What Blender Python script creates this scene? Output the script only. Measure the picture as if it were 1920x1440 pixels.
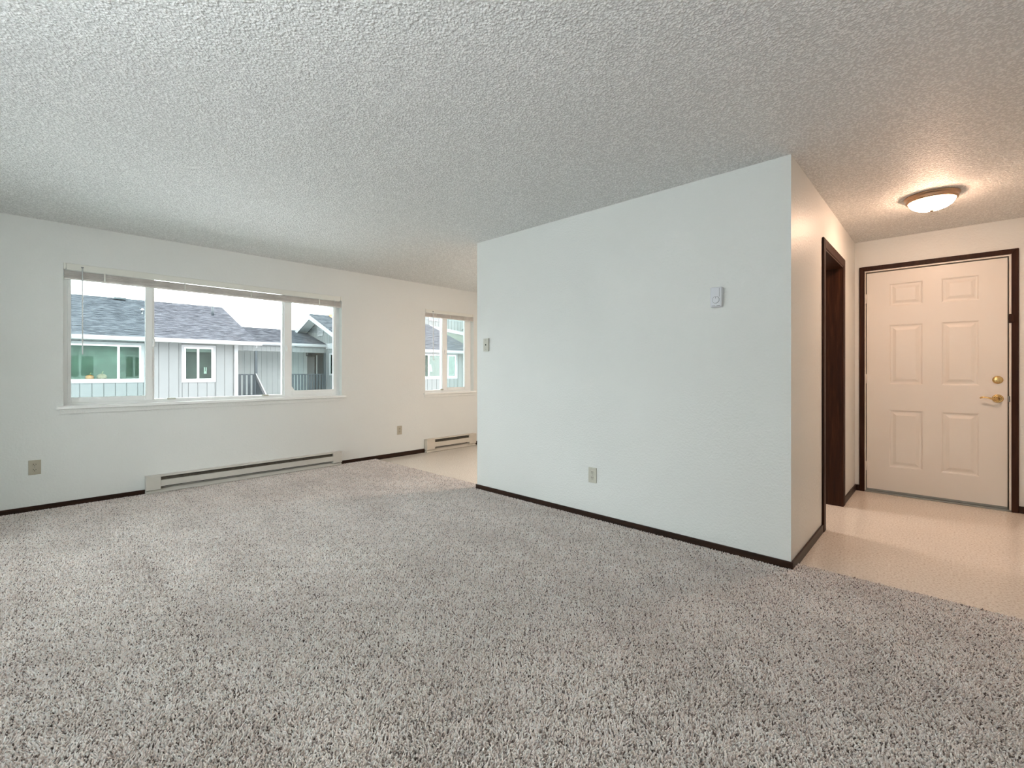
import bpy, bmesh, math, random
import numpy as np
from mathutils import Vector, Matrix
R = random.Random(7)
for o in list(bpy.data.objects):
    bpy.data.objects.remove(o)
S = bpy.context.scene
COL = S.collection

# ---------------------------------------------------------------- camera
F_PX, YAW, HY, CAM_H = 863.87, 0.756468, 697.29, 1.16702
cd = bpy.data.cameras.new('camera')
cam = bpy.data.objects.new('camera', cd)
COL.objects.link(cam)
cam.location = (0, 0, CAM_H)
cam.rotation_euler = (math.radians(90), 0, YAW)
cd.sensor_fit = 'HORIZONTAL'
cd.sensor_width = 36.0
cd.lens = F_PX / 1920 * 36.0
cd.shift_y = -(720 - HY) / 1920
cd.clip_start = 0.02
cd.clip_end = 300
S.camera = cam

# ---------------------------------------------------------------- world, exposure
SKY = 5.0
FILL = 192.0  # strength of the added fill lamp
w = bpy.data.worlds.new('overcast_sky')
S.world = w
w.use_nodes = True
nt = w.node_tree
bg = nt.nodes['Background']
tc = nt.nodes.new('ShaderNodeTexCoord')
ns = nt.nodes.new('ShaderNodeTexNoise')
ns.inputs['Scale'].default_value = 2.2
ns.inputs['Detail'].default_value = 4
cr = nt.nodes.new('ShaderNodeValToRGB')
cr.color_ramp.elements[0].position = 0.3
cr.color_ramp.elements[0].color = (0.84, 0.90, 0.94, 1)
cr.color_ramp.elements[1].position = 0.7
cr.color_ramp.elements[1].color = (0.965, 0.99, 1.0, 1)
nt.links.new(tc.outputs['Generated'], ns.inputs['Vector'])
nt.links.new(ns.outputs['Fac'], cr.inputs['Fac'])
nt.links.new(cr.outputs['Color'], bg.inputs['Color'])
bg.inputs['Strength'].default_value = SKY
S.view_settings.view_transform = 'Standard'
S.view_settings.look = 'None'
S.view_settings.gamma = 1
S.view_settings.exposure = 1.0
S.view_settings.use_curve_mapping = False

def portal(name, loc, rot, sx, sy):
    l = bpy.data.lights.new(name, 'AREA')
    l.shape = 'RECTANGLE'
    l.size, l.size_y = sx, sy
    l.cycles.is_portal = True
    o = bpy.data.objects.new(name, l)
    COL.objects.link(o)
    o.location = loc
    o.rotation_euler = rot
# sky portals: they emit nothing, they only tell the sampler where the sky enters
portal('sky_portal', (-5.64, 1.48, 1.49), (0, math.radians(-90), 0), 1.22, 2.5)
portal('sky_portal', (-5.64, 4.46, 1.47), (0, math.radians(-90), 0), 1.22, 0.95)
portal('sky_portal', (-3.8, -1.5, 1.06), (math.radians(90), 0, 0), 1.4, 2.1)

# ---------------------------------------------------------------- materials
MATS = {}
def srgb(r, g, b):
    return tuple(((c / 255) / 12.92 if c / 255 <= 0.04045 else ((c / 255 + 0.055) / 1.055) ** 2.4) for c in (r, g, b)) + (1,)
def base(name):
    m = bpy.data.materials.new(name)
    m.use_nodes = True
    MATS[name] = m
    return m, m.node_tree, m.node_tree.nodes['Principled BSDF']
def coords(nt, kind='Object', scale=(1, 1, 1)):
    if kind == 'World':
        g = nt.nodes.new('ShaderNodeNewGeometry'); out = g.outputs['Position']
    else:
        t = nt.nodes.new('ShaderNodeTexCoord'); out = t.outputs[kind]
    mp = nt.nodes.new('ShaderNodeMapping')
    mp.inputs['Scale'].default_value = scale
    nt.links.new(out, mp.inputs['Vector'])
    return mp.outputs['Vector']
def noise(nt, vec, scale, detail=3, rough=0.5):
    n = nt.nodes.new('ShaderNodeTexNoise')
    n.inputs['Scale'].default_value = scale
    n.inputs['Detail'].default_value = detail
    n.inputs['Roughness'].default_value = rough
    nt.links.new(vec, n.inputs['Vector'])
    return n.outputs['Fac']
def ramp(nt, fac, stops):
    r = nt.nodes.new('ShaderNodeValToRGB')
    els = r.color_ramp.elements
    while len(els) < len(stops): els.new(0.5)
    for e, (p, c) in zip(els, stops):
        e.position = p; e.color = c if len(c) == 4 else tuple(c) + (1,)
    nt.links.new(fac, r.inputs['Fac'])
    return r.outputs['Color']
def bump(nt, p, h, strength, dist):
    b = nt.nodes.new('ShaderNodeBump')
    b.inputs['Strength'].default_value = strength
    b.inputs['Distance'].default_value = dist
    nt.links.new(h, b.inputs['Height'])
    nt.links.new(b.outputs['Normal'], p.inputs['Normal'])
def plain(name, col, rough=0.5, metal=0.0, spec=0.5, nscale=0, namp=0.06, bscale=0, bdist=0.0005, kind='World'):
    m, nt, p = base(name)
    p.inputs['Roughness'].default_value = rough
    p.inputs['Metallic'].default_value = metal
    p.inputs['Specular IOR Level'].default_value = spec
    c = col if len(col) == 4 else tuple(col) + (1,)
    if nscale:
        v = coords(nt, kind)
        f = noise(nt, v, nscale, 3)
        lo = tuple(x * (1 - namp) for x in c[:3]); hi = tuple(min(1, x * (1 + namp)) for x in c[:3])
        nt.links.new(ramp(nt, f, [(0.3, lo), (0.7, hi)]), p.inputs['Base Color'])
    else:
        p.inputs['Base Color'].default_value = c
    if bscale:
        v = coords(nt, kind)
        bump(nt, p, noise(nt, v, bscale, 2), 0.6, bdist)
    return m

plain('wall_paint', (0.785, 0.80, 0.775), 0.42, nscale=1.3, namp=0.015, bscale=75, bdist=0.0038)
plain('ext_wall', (0.5, 0.52, 0.52), 0.7, nscale=2)
plain('trim_white', (0.93, 0.94, 0.92), 0.32, nscale=3, namp=0.015)
plain('vinyl_white', (0.94, 0.95, 0.94), 0.28, nscale=3, namp=0.01)
plain('door_paint', (0.82, 0.79, 0.74), 0.38, nscale=2, namp=0.01, bscale=260, bdist=0.0002)
plain('jamb_paint', (0.82, 0.78, 0.72), 0.4, nscale=6, namp=0.03)
plain('heater_enamel', (0.62, 0.60, 0.545), 0.35, nscale=8, namp=0.03)
plain('heater_enamel_beige', (0.66, 0.60, 0.51), 0.35, nscale=8, namp=0.03)
plain('heater_fin', (0.10, 0.09, 0.07), 0.5, metal=0.5, nscale=40, namp=0.3)
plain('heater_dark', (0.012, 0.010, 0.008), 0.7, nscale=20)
plain('almond_plastic', (0.46, 0.42, 0.33), 0.35, nscale=20, namp=0.03)
plain('ivory_plastic', (0.55, 0.54, 0.46), 0.35, nscale=20, namp=0.03)
plain('slot_dark', (0.015, 0.013, 0.01), 0.7, nscale=20)
plain('thermostat_plastic', (0.74, 0.76, 0.80), 0.35, nscale=20, namp=0.01)
plain('grey_mark', (0.25, 0.27, 0.27), 0.5, nscale=20)
plain('brass', (0.66, 0.46, 0.20), 0.2, metal=1.0, nscale=30, namp=0.1, bscale=90, bdist=0.0012)
plain('nickel', (0.40, 0.27, 0.18), 0.32, metal=1.0, nscale=15, namp=0.08)
plain('threshold_metal', (0.30, 0.31, 0.29), 0.45, metal=0.7, nscale=20)
plain('steel', (0.55, 0.56, 0.56), 0.3, metal=1.0, nscale=10)
plain('blind_white', (0.80, 0.80, 0.74), 0.4, nscale=4, namp=0.02)
plain('slat_paint', (0.88, 0.84, 0.80), 0.45, nscale=9, namp=0.08)
plain('wand_plastic', (0.85, 0.88, 0.88), 0.2, nscale=9, namp=0.02)
plain('siding_pale', (0.128, 0.133, 0.133), 0.75, nscale=3, namp=0.04)
plain('siding_brightened', (0.50, 0.525, 0.52), 0.75, nscale=3, namp=0.04)  # siding coloured paler to make up for the shade in the walkway
plain('ext_trim', (0.24, 0.24, 0.245), 0.6, nscale=3, namp=0.02)
plain('soffit_green', (0.10, 0.112, 0.095), 0.8, nscale=3)
plain('dark_metal', (0.035, 0.045, 0.052), 0.5, nscale=6, namp=0.15)
plain('dark_door', (0.02, 0.024, 0.026), 0.4, nscale=6)
plain('reflection_green', (0.15, 0.20, 0.165), 0.7, nscale=2.5, namp=0.35)  # green-grey pane reflection painted onto the room backing
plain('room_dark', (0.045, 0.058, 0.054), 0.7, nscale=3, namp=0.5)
plain('pumpkin_orange', (0.95, 0.30, 0.08), 0.45, nscale=8)
plain('pumpkin_brown', (0.60, 0.36, 0.27), 0.5, nscale=8)
plain('stem', (0.45, 0.40, 0.2), 0.7, nscale=20)
plain('terracotta', (0.75, 0.38, 0.18), 0.7, nscale=20, namp=0.15)
plain('concrete', (0.32, 0.32, 0.31), 0.85, nscale=4, bscale=60)
plain('paper', (0.75, 0.76, 0.74), 0.7, nscale=9)
plain('shade_fabric', (0.55, 0.56, 0.52), 0.8, nscale=9)

def mat_paving():
    m, nt, p = base('paving')
    f = noise(nt, coords(nt, 'World'), 1.2, 8)
    nt.links.new(ramp(nt, f, [(0.3, (0.60, 0.60, 0.60)), (0.7, (0.70, 0.70, 0.70))]), p.inputs['Base Color'])
    p.inputs['Roughness'].default_value = 0.95
mat_paving()
def mat_ceiling():
    m, nt, p = base('popcorn_ceiling')
    v = coords(nt, 'World')
    n1 = noise(nt, v, 74, 3, 0.6)
    vo = nt.nodes.new('ShaderNodeTexVoronoi'); vo.inputs['Scale'].default_value = 95
    nt.links.new(v, vo.inputs['Vector'])
    mx = nt.nodes.new('ShaderNodeMath'); mx.operation = 'SUBTRACT'
    nt.links.new(n1, mx.inputs[0])
    ml = nt.nodes.new('ShaderNodeMath'); ml.operation = 'MULTIPLY'; ml.inputs[1].default_value = 0.55
    nt.links.new(vo.outputs['Distance'], ml.inputs[0]); nt.links.new(ml.outputs[0], mx.inputs[1])
    nt.links.new(ramp(nt, mx.outputs[0], [(0.17, (0.74, 0.745, 0.73)), (0.27, (0.87, 0.875, 0.86)), (0.38, (0.97, 0.975, 0.96))]), p.inputs['Base Color'])  # relief shading also put into the colour: lighter tips, darker hollows
    p.inputs['Roughness'].default_value = 0.55
    bump(nt, p, mx.outputs[0], 1.0, 0.010)
mat_ceiling()
def mat_wood():
    m, nt, p = base('dark_wood')
    f = noise(nt, coords(nt, 'World', (45, 45, 3.0)), 1.0, 6, 0.65)
    nt.links.new(ramp(nt, f, [(0.25, (0.012, 0.003, 0.0012)), (0.55, (0.034, 0.0105, 0.004)), (0.8, (0.085, 0.032, 0.012))]), p.inputs['Base Color'])
    p.inputs['Roughness'].default_value = 0.5
    p.inputs['Specular IOR Level'].default_value = 0.18
    bump(nt, p, f, 0.3, 0.0005)
    m2, nt, p = base('baseboard_wood')
    f = noise(nt, coords(nt, 'World', (5, 5, 60)), 1.0, 5, 0.6)
    nt.links.new(ramp(nt, f, [(0.25, (0.008, 0.0035, 0.002)), (0.7, (0.04, 0.016, 0.008))]), p.inputs['Base Color'])
    p.inputs['Specular IOR Level'].default_value = 0.25
    p.inputs['Roughness'].default_value = 0.4
mat_wood()
def mat_vinyl_floor():
    m, nt, p = base('speckled_vinyl')
    v = coords(nt, 'World')
    f = noise(nt, v, 85, 4, 0.7)
    g = noise(nt, v, 2.0, 2)
    c1 = ramp(nt, f, [(0.33, (0.54, 0.45, 0.37)), (0.5, (0.84, 0.77, 0.69)), (0.68, (0.92, 0.87, 0.80))])
    mx = nt.nodes.new('ShaderNodeMix'); mx.data_type = 'RGBA'; mx.blend_type = 'MULTIPLY'
    mx.inputs[0].default_value = 1.0
    nt.links.new(c1, mx.inputs[6])
    nt.links.new(ramp(nt, g, [(0.3, (0.94, 0.94, 0.94)), (0.7, (1, 1, 1))]), mx.inputs[7])
    nt.links.new(mx.outputs[2], p.inputs['Base Color'])
    p.inputs['Roughness'].default_value = 0.2
    bump(nt, p, noise(nt, v, 300, 2), 0.25, 0.0004)
mat_vinyl_floor()
def mat_carpet():
    m, nt, p = base('carpet_yarn')
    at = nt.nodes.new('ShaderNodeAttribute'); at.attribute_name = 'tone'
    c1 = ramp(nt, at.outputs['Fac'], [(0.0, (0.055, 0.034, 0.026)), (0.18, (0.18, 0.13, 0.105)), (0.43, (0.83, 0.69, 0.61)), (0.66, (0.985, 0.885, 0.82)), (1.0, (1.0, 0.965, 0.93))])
    v = coords(nt, 'World', (1.0, 1.6, 1.0))
    f = noise(nt, v, 1.6, 3, 0.6)
    mx = nt.nodes.new('ShaderNodeMix'); mx.data_type = 'RGBA'; mx.blend_type = 'MULTIPLY'
    mx.inputs[0].default_value = 1.0
    nt.links.new(c1, mx.inputs[6])
    nt.links.new(ramp(nt, f, [(0.36, (0.83, 0.81, 0.80)), (0.64, (1.0, 1.0, 1.0))]), mx.inputs[7])  # shading of leaning and worn pile, painted as broad tone patches
    nt.links.new(mx.outputs[2], p.inputs['Base Color'])
    p.inputs['Roughness'].default_value = 0.8
    p.inputs['Specular IOR Level'].default_value = 0.2
    p.inputs['Sheen Weight'].default_value = 0.8
    p.inputs['Sheen Roughness'].default_value = 0.45
    plain('carpet_backing', (0.36, 0.29, 0.255), 0.95, nscale=80, namp=0.3)
mat_carpet()
def mat_shingle():
    m, nt, p = base('shingle')
    v = coords(nt, 'World', (1, 1, 1))
    f = noise(nt, coords(nt, 'World', (13, 3.2, 26)), 1.0, 4, 0.7)
    nt.links.new(ramp(nt, f, [(0.38, (0.028, 0.030, 0.036)), (0.5, (0.066, 0.069, 0.081)), (0.62, (0.118, 0.123, 0.138))]), p.inputs['Base Color'])
    p.inputs['Roughness'].default_value = 0.95
    p.inputs['Specular IOR Level'].default_value = 0.12
mat_shingle()
def mat_glass(name, tint, gloss=0.06):
    m = bpy.data.materials.new(name); m.use_nodes = True; MATS[name] = m
    nt = m.node_tree
    for n in list(nt.nodes):
        if n.type != 'OUTPUT_MATERIAL': nt.nodes.remove(n)
    out = [n for n in nt.nodes if n.type == 'OUTPUT_MATERIAL'][0]
    t = nt.nodes.new('ShaderNodeBsdfTransparent'); t.inputs['Color'].default_value = tuple(tint) + (1,)
    g = nt.nodes.new('ShaderNodeBsdfGlossy'); g.inputs['Roughness'].default_value = 0.02
    g.inputs['Color'].default_value = (0.9, 0.97, 0.95, 1)
    lw = nt.nodes.new('ShaderNodeFresnel'); lw.inputs['IOR'].default_value = 1.45 + gloss
    mx = nt.nodes.new('ShaderNodeMixShader')
    nt.links.new(lw.outputs[0], mx.inputs[0]); nt.links.new(t.outputs[0], mx.inputs[1]); nt.links.new(g.outputs[0], mx.inputs[2])
    nt.links.new(mx.outputs[0], out.inputs['Surface'])
mat_glass('pane_clear', (0.97, 0.985, 0.98))
mat_glass('pane_tinted', (0.86, 0.93, 0.92))
mat_glass('pane_far', (0.80, 0.88, 0.84), 0.0)
def mat_emit(name, col, st):
    m, nt, p = base(name)
    p.inputs['Base Color'].default_value = (0.8, 0.78, 0.72, 1)
    f = noise(nt, coords(nt, 'World'), 12, 2)
    c = ramp(nt, f, [(0.3, tuple(x * 0.93 for x in col)), (0.7, col)])
    nt.links.new(c, p.inputs['Emission Color'])
    p.inputs['Emission Strength'].default_value = st
mat_emit('lamp_glass_lit', (1.0, 0.64, 0.44), 48)
mat_emit('lamp_glass_lit_kitchen', (1.0, 0.80, 0.67), 108)

mat_emit('fill_light', (0.90, 0.96, 1.0), FILL)
plain('bounce_concrete', (0.55, 0.56, 0.55), 0.85, nscale=4)

# ---------------------------------------------------------------- mesh helpers
def link(name, me, mat=None, parent=None, kind=None):
    o = bpy.data.objects.new(name, me)
    COL.objects.link(o)
    if mat: me.materials.append(MATS[mat]) if not me.materials else None
    if parent: o.parent = parent
    if kind: o['kind'] = kind
    return o
def obj(name, bm, mat, parent=None, kind=None, smooth=False):
    me = bpy.data.meshes.new(name)
    bmesh.ops.recalc_face_normals(bm, faces=bm.faces)
    bm.to_mesh(me); bm.free()
    if smooth:
        for p in me.polygons: p.use_smooth = True
    return link(name, me, mat, parent, kind)
def empty(name, loc=(0, 0, 0), rz=0, label=None, cat=None, group=None, kind=None):
    o = bpy.data.objects.new(name, None)
    COL.objects.link(o)
    o.location = loc; o.rotation_euler = (0, 0, rz)
    o.empty_display_size = 0.1
    if label: o['label'] = label
    if cat: o['category'] = cat
    if group: o['group'] = group
    if kind: o['kind'] = kind
    return o
def tag(o, label, cat, group=None):
    o['label'] = label; o['category'] = cat
    if group: o['group'] = group
    return o
def bx(bm, x0, x1, y0, y1, z0, z1, bev=0):
    r = bmesh.ops.create_cube(bm, size=1)
    vs = r['verts']
    for v in vs:
        v.co = Vector((x0 + (v.co.x + .5) * (x1 - x0), y0 + (v.co.y + .5) * (y1 - y0), z0 + (v.co.z + .5) * (z1 - z0)))
    if bev:
        es = list({e for v in vs for e in v.link_edges})
        bmesh.ops.bevel(bm, geom=es, offset=bev, segments=2, affect='EDGES', profile=0.5)
    return vs
def box(name, dims, mat, parent=None, kind=None, bev=0):
    bm = bmesh.new(); bx(bm, *dims, bev=bev)
    return obj(name, bm, mat, parent, kind)
def boxes(name, lst, mat, parent=None, kind=None, bev=0):
    bm = bmesh.new()
    for d in lst: bx(bm, *d, bev=bev)
    return obj(name, bm, mat, parent, kind)
def tube(bm, pts, radii, seg=12, cap=True):
    rings = []
    n = len(pts)
    pts = [Vector(p) for p in pts]
    if not hasattr(radii, '__len__'): radii = [radii] * n
    for i, p in enumerate(pts):
        d = (pts[min(i + 1, n - 1)] - pts[max(i - 1, 0)]).normalized()
        up = Vector((0, 0, 1)) if abs(d.z) < 0.9 else Vector((1, 0, 0))
        a = d.cross(up).normalized(); b = d.cross(a).normalized()
        rings.append([bm.verts.new(p + (a * math.cos(t) + b * math.sin(t)) * radii[i]) for t in [2 * math.pi * k / seg for k in range(seg)]])
    for i in range(n - 1):
        for k in range(seg):
            bm.faces.new((rings[i][k], rings[i][(k + 1) % seg], rings[i + 1][(k + 1) % seg], rings[i + 1][k]))
    if cap:
        bm.faces.new(rings[0]); bm.faces.new(rings[-1])
def lathe(bm, prof, seg=48, axis='z', c=(0, 0, 0), sign=1):
    c = Vector(c); rings = []
    for r, h in prof:
        if r < 1e-6:
            p = Vector((0, 0, h)) if axis == 'z' else Vector((0, h, 0))
            rings.append([bm.verts.new(c + p)])
        else:
            ring = []
            for k in range(seg):
                t = 2 * math.pi * k / seg
                if axis == 'z': p = Vector((r * math.cos(t), r * math.sin(t), h))
                else: p = Vector((r * math.cos(t), h, r * math.sin(t)))
                ring.append(bm.verts.new(c + p))
            rings.append(ring)
    for a, b in zip(rings[:-1], rings[1:]):
        if len(a) == 1 and len(b) == 1: continue
        for k in range(seg):
            k2 = (k + 1) % seg
            if len(a) == 1: bm.faces.new((a[0], b[k2], b[k]))
            elif len(b) == 1: bm.faces.new((a[k], a[k2], b[0]))
            else: bm.faces.new((a[k], a[k2], b[k2], b[k]))
def prism(bm, poly, axis, a, b):
    """extrude a 2D polygon; axis y: poly in (x,z); axis x: poly in (y,z)"""
    def P(u, v, t): return (u, t, v) if axis == 'y' else ((t, u, v) if axis == 'x' else (u, v, t))
    A = [bm.verts.new(P(u, v, a)) for u, v in poly]; B = [bm.verts.new(P(u, v, b)) for u, v in poly]
    n = len(poly)
    bm.faces.new(A); bm.faces.new(B[::-1])
    for i in range(n): bm.faces.new((A[i], A[(i + 1) % n], B[(i + 1) % n], B[i]))
def wall_boxes(axis, t0, t1, s0, s1, z0, z1, holes):
    """wall slab, thickness t0..t1 on its normal axis, run s0..s1, with rectangular holes (s0,s1,z0,z1)"""
    ss = sorted({s0, s1, *[h[0] for h in holes], *[h[1] for h in holes]})
    out = []
    for a, b in zip(ss[:-1], ss[1:]):
        hz = sorted([(h[2], h[3]) for h in holes if h[0] <= a + 1e-6 and h[1] >= b - 1e-6])
        z = z0
        for lo, hi in hz:
            if lo > z + 1e-6: out.append((a, b, z, lo))
            z = hi
        if z1 > z + 1e-6: out.append((a, b, z, z1))
    res = []
    for a, b, lo, hi in out:
        res.append((t0, t1, a, b, lo, hi) if axis == 'x' else (a, b, t0, t1, lo, hi))
    return res
def clean_wall(name, lst, mat):
    bm = bmesh.new()
    for d in lst: bx(bm, *d)
    bmesh.ops.remove_doubles(bm, verts=bm.verts, dist=1e-5)
    # drop internal faces shared by neighbouring blocks
    seen = {}
    for f in bm.faces:
        k = tuple(sorted(v.index for v in f.verts)); seen.setdefault(k, []).append(f)
    bm.verts.index_update()
    seen = {}
    for f in bm.faces:
        k = tuple(sorted(v.index for v in f.verts)); seen.setdefault(k, []).append(f)
    kill = [f for fs in seen.values() if len(fs) > 1 for f in fs]
    bmesh.ops.delete(bm, geom=kill, context='FACES_ONLY')
    return obj(name, bm, mat, None, 'structure')

# ---------------------------------------------------------------- room shell
XW, YP, XC1, XC2, YD, H = -5.5, 3.078, -0.662, -3.378, 5.647, 2.44
YB, XR, TH = -1.4, 1.0, 0.16
W1 = (0.232, 2.727, 0.872, 2.104)
W2 = (3.995, 4.934, 0.862, 2.082)
DX0, DX1, DZ = -0.590, 0.398, 2.158
box('floor', (XW - TH, XR + TH, YB - TH, YD + TH, -0.2, 0.0), 'speckled_vinyl', kind='structure')
box('ceiling', (XW - TH, XR + TH, YB - TH, YD + TH, H, H + 0.25), 'popcorn_ceiling', kind='structure')
clean_wall('wall_left', wall_boxes('x', XW - TH, XW, YB - TH, YD + TH, 0, H, [W1, W2]), 'wall_paint')
clean_wall('wall_back', wall_boxes('y', YB - TH, YB, XW, XR + TH, 0, H, [(-4.5, -3.1, 0.03, 2.1)]), 'wall_paint')
clean_wall('wall_right', wall_boxes('x', XR, XR + TH, YB, YD + TH, 0, H, []), 'wall_paint')
clean_wall('wall_front', wall_boxes('y', YD, YD + TH, XW, XR, 0, H, [(DX0, DX1, 0, DZ)]), 'wall_paint')
box('wall_partition', (XC2, XC1 - 0.13, YP, YP + 0.12, 0, H), 'wall_paint', kind='structure')
DY0, DY1, DZ2 = 4.055, 4.872, 2.075
clean_wall('wall_hall', wall_boxes('x', XC1 - 0.13, XC1, YP, YD, 0, H, [(DY0, DY1, 0, DZ2)]), 'wall_paint')

# baseboards
def bb(name, dims):
    o = box(name, dims, 'baseboard_wood', kind='structure', bev=0.002)
    return o
BH = 0.058
bb('baseboard_left', (XW, XW + 0.011, YB, 0.783, 0, BH))
bb('baseboard_left', (XW, XW + 0.011, 2.705, 3.975, 0, BH))
bb('baseboard_left', (XW, XW + 0.011, 4.935, YD, 0, BH))
bb('baseboard_partition', (XC2 - 0.011, XC1 + 0.011, YP - 0.011, YP, 0, BH))
bb('baseboard_partition', (XC2 - 0.011, XC2, YP, YP + 0.12, 0, BH))
bb('baseboard_hall', (XC1, XC1 + 0.011, YP, 3.985, 0, BH))
bb('baseboard_hall', (XC1, XC1 + 0.011, 4.945, YD, 0, BH))
bb('baseboard_front', (XC1 + 0.011, -0.626, YD - 0.011, YD, 0, BH))
bb('baseboard_front', (0.433, XR, YD - 0.011, YD, 0, BH))
bb('baseboard_front', (XW, XC1 - 0.13, YD - 0.011, YD, 0, BH))
bb('baseboard_right', (XR - 0.011, XR, YB, YD, 0, BH))
bb('baseboard_back', (XW, -4.56, YB, YB + 0.011, 0, BH))
bb('baseboard_back', (-3.04, XR, YB, YB + 0.011, 0, BH))

# ---------------------------------------------------------------- windows
def blind(parent_loc, y0, y1, ztop, railh, stackh, nslat, wand_y, wand_z, lab, cords, xr=-5.5):
    t = empty('window_blind', (xr - 0.02, (y0 + y1) / 2, ztop), 0, lab, 'blind')
    ox, oy, oz = t.location
    def L(d): return (d[0] - ox, d[1] - ox, d[2] - oy, d[3] - oy, d[4] - oz, d[5] - oz)
    box('head_rail', L((xr - 0.036, xr - 0.004, y0 + 0.003, y1 - 0.003, ztop - railh + 0.012, ztop)), 'blind_white', t, bev=0.002)
    box('valance', L((xr - 0.004, xr + 0.001, y0 + 0.02, y1 - 0.02, ztop - railh, ztop - 0.004)), 'blind_white', t, bev=0.001)
    for s in (y0 + 0.002, y1 - 0.014):
        box('end_bracket', L((xr - 0.038, xr + 0.003, s, s + 0.012, ztop - railh + 0.004, ztop)), 'blind_white', t)
    zs = ztop - railh
    hs = (stackh - 0.012) / nslat
    bm = bmesh.new()
    prism(bm, [(-0.0125, 0), (-0.006, 0.0026), (0.006, 0.0026), (0.0125, 0.0004), (0.0125, -0.0008), (-0.0125, -0.0008)], 'y', y0 + 0.006 - oy, y1 - 0.006 - oy)
    sl = obj('slat', bm, 'slat_paint', t)
    for k in range(nslat):
        o = sl if k == 0 else sl.copy()
        if k: COL.objects.link(o); o.parent = t
        o.location = (xr - 0.02 - ox, R.uniform(-.002, .002), zs - 0.002 - hs * (k + 0.8) - oz)
        o.rotation_euler = (0, R.uniform(-.12, .12), 0)
    box('bottom_rail', L((xr - 0.033, xr - 0.007, y0 + 0.005, y1 - 0.005, zs - stackh, zs - stackh + 0.011)), 'slat_paint', t, bev=0.002)
    n = len(cords)
    for c in cords:
        box('ladder_tape', L((xr - 0.0065, xr - 0.0055, c - 0.006, c + 0.006, zs - stackh, zs + 0.002)), 'blind_white', t)
    bm = bmesh.new()
    tube(bm, [(xr + 0.008 - ox, wand_y - oy, ztop - 0.035 - oz), (xr + 0.010 - ox, wand_y - oy, wand_z - oz)], 0.0042, 8)
    wd = obj('wand', bm, 'wand_plastic', t, smooth=True)
    bm = bmesh.new(); bx(bm, xr - ox, xr + 0.014 - ox, wand_y - 0.008 - oy, wand_y + 0.008 - oy, ztop - 0.03 - oz, ztop - 0.022 - oz)
    bx(bm, xr + 0.006 - ox, xr + 0.011 - ox, wand_y - 0.002 - oy, wand_y + 0.002 - oy, ztop - 0.042 - oz, ztop - 0.024 - oz)
    obj('wand_hook', bm, 'grey_mark', wd)
    return t

def pane(dims, mat, parent, name='pane'):
    return box(name, dims, mat, parent)
def ring(x0, x1, y0, y1, z0, z1, t, tb=None, tt=None, tl=None, tr=None):
    tb = t if tb is None else tb; tt = t if tt is None else tt; tl = t if tl is None else tl; tr = t if tr is None else tr
    return [(x0, x1, y0, y0 + tl, z0, z1), (x0, x1, y1 - tr, y1, z0, z1), (x0, x1, y0 + tl, y1 - tr, z0, z0 + tb), (x0, x1, y0 + tl, y1 - tr, z1 - tt, z1)]

def window(n, y0, y1, z0, z1, fixed, sashes, stool, locks):
    w_ = empty('window_%d' % n, (0, 0, 0), kind='structure')
    boxes('window_frame', ring(-5.65, -5.575, y0, y1, z0, z1, 0.03, tb=0.026), 'vinyl_white', w_, bev=0.002)
    f0, f1, zb = fixed
    boxes('mullion', ring(-5.640, -5.590, f0, f1, z0 + 0.02, z1 - 0.02, 0.018, tb=0.014), 'vinyl_white', w_, bev=0.0015)
    pane((-5.617, -5.613, f0 + 0.012, f1 - 0.012, zb - 0.008, z1 - 0.03), 'pane_clear', w_)
    for (a, b, g0, g1, gz) in sashes:
        s = boxes('sash', ring(-5.603, -5.572, a, b, z0 + 0.022, z1 - 0.026, 0, tb=gz - z0 - 0.022, tt=0.04, tl=g0 - a, tr=b - g1), 'vinyl_white', w_, bev=0.003)
        pane((-5.590, -5.586, g0 - 0.004, g1 + 0.004, gz - 0.004, z1 - 0.05), 'pane_tinted', s)
        boxes('glazing_seal', ring(-5.5855, -5.5825, g0 - 0.003, g1 + 0.003, gz - 0.003, z1 - 0.06, 0.004), 'grey_mark', s)
    box('window_sill', (-5.60, -5.468, stool[0], stool[1], z0 - 0.024, z0 + 0.002), 'trim_white', w_, bev=0.004)
    box('apron', (-5.5, -5.487, stool[2], stool[3], z0 - 0.066, z0 - 0.024), 'wall_paint', w_, bev=0.002)
    for (ly, lz, sy, sz) in locks:
        bm = bmesh.new(); bx(bm, -5.572, -5.556, ly - sy / 2, ly + sy / 2, lz - sz / 2, lz + sz / 2, bev=0.003)
        bx(bm, -5.560, -5.548, ly - sy / 4, ly + sy / 4, lz - sz / 5, lz + sz / 5, bev=0.002)
        obj('latch', bm, 'ivory_plastic' if sy > sz else 'vinyl_white', w_)
    return w_
window(1, *W1, (0.851, 2.070, 0.912),
       [(0.262, 0.852, 0.284, 0.798, 0.942), (2.070, 2.700, 2.152, 2.655, 0.950)],
       (0.19, 2.775, 0.207, 2.722), [(0.86, 1.45, 0.018, 0.075), (2.10, 1.44, 0.018, 0.075), (1.00, 0.905, 0.07, 0.016), (1.86, 0.905, 0.07, 0.016)])
window(2, *W2, (4.022, 4.385, 0.905),
       [(4.365, 4.905, 4.455, 4.810, 0.928)],
       (3.965, 4.965, 3.98, 4.95), [(4.345, 0.90, 0.06, 0.016), (4.41, 1.47, 0.016, 0.07)])
# small white corner brace lying in the lower corner of the right-hand sash
bm = bmesh.new(); prism(bm, [(2.152, 0.950), (2.185, 0.950), (2.152, 1.0)], 'x', -5.5855, -5.578)
cb = obj('corner_brace', bm, 'trim_white', None); cb.parent = bpy.data.objects['window_1']

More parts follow.
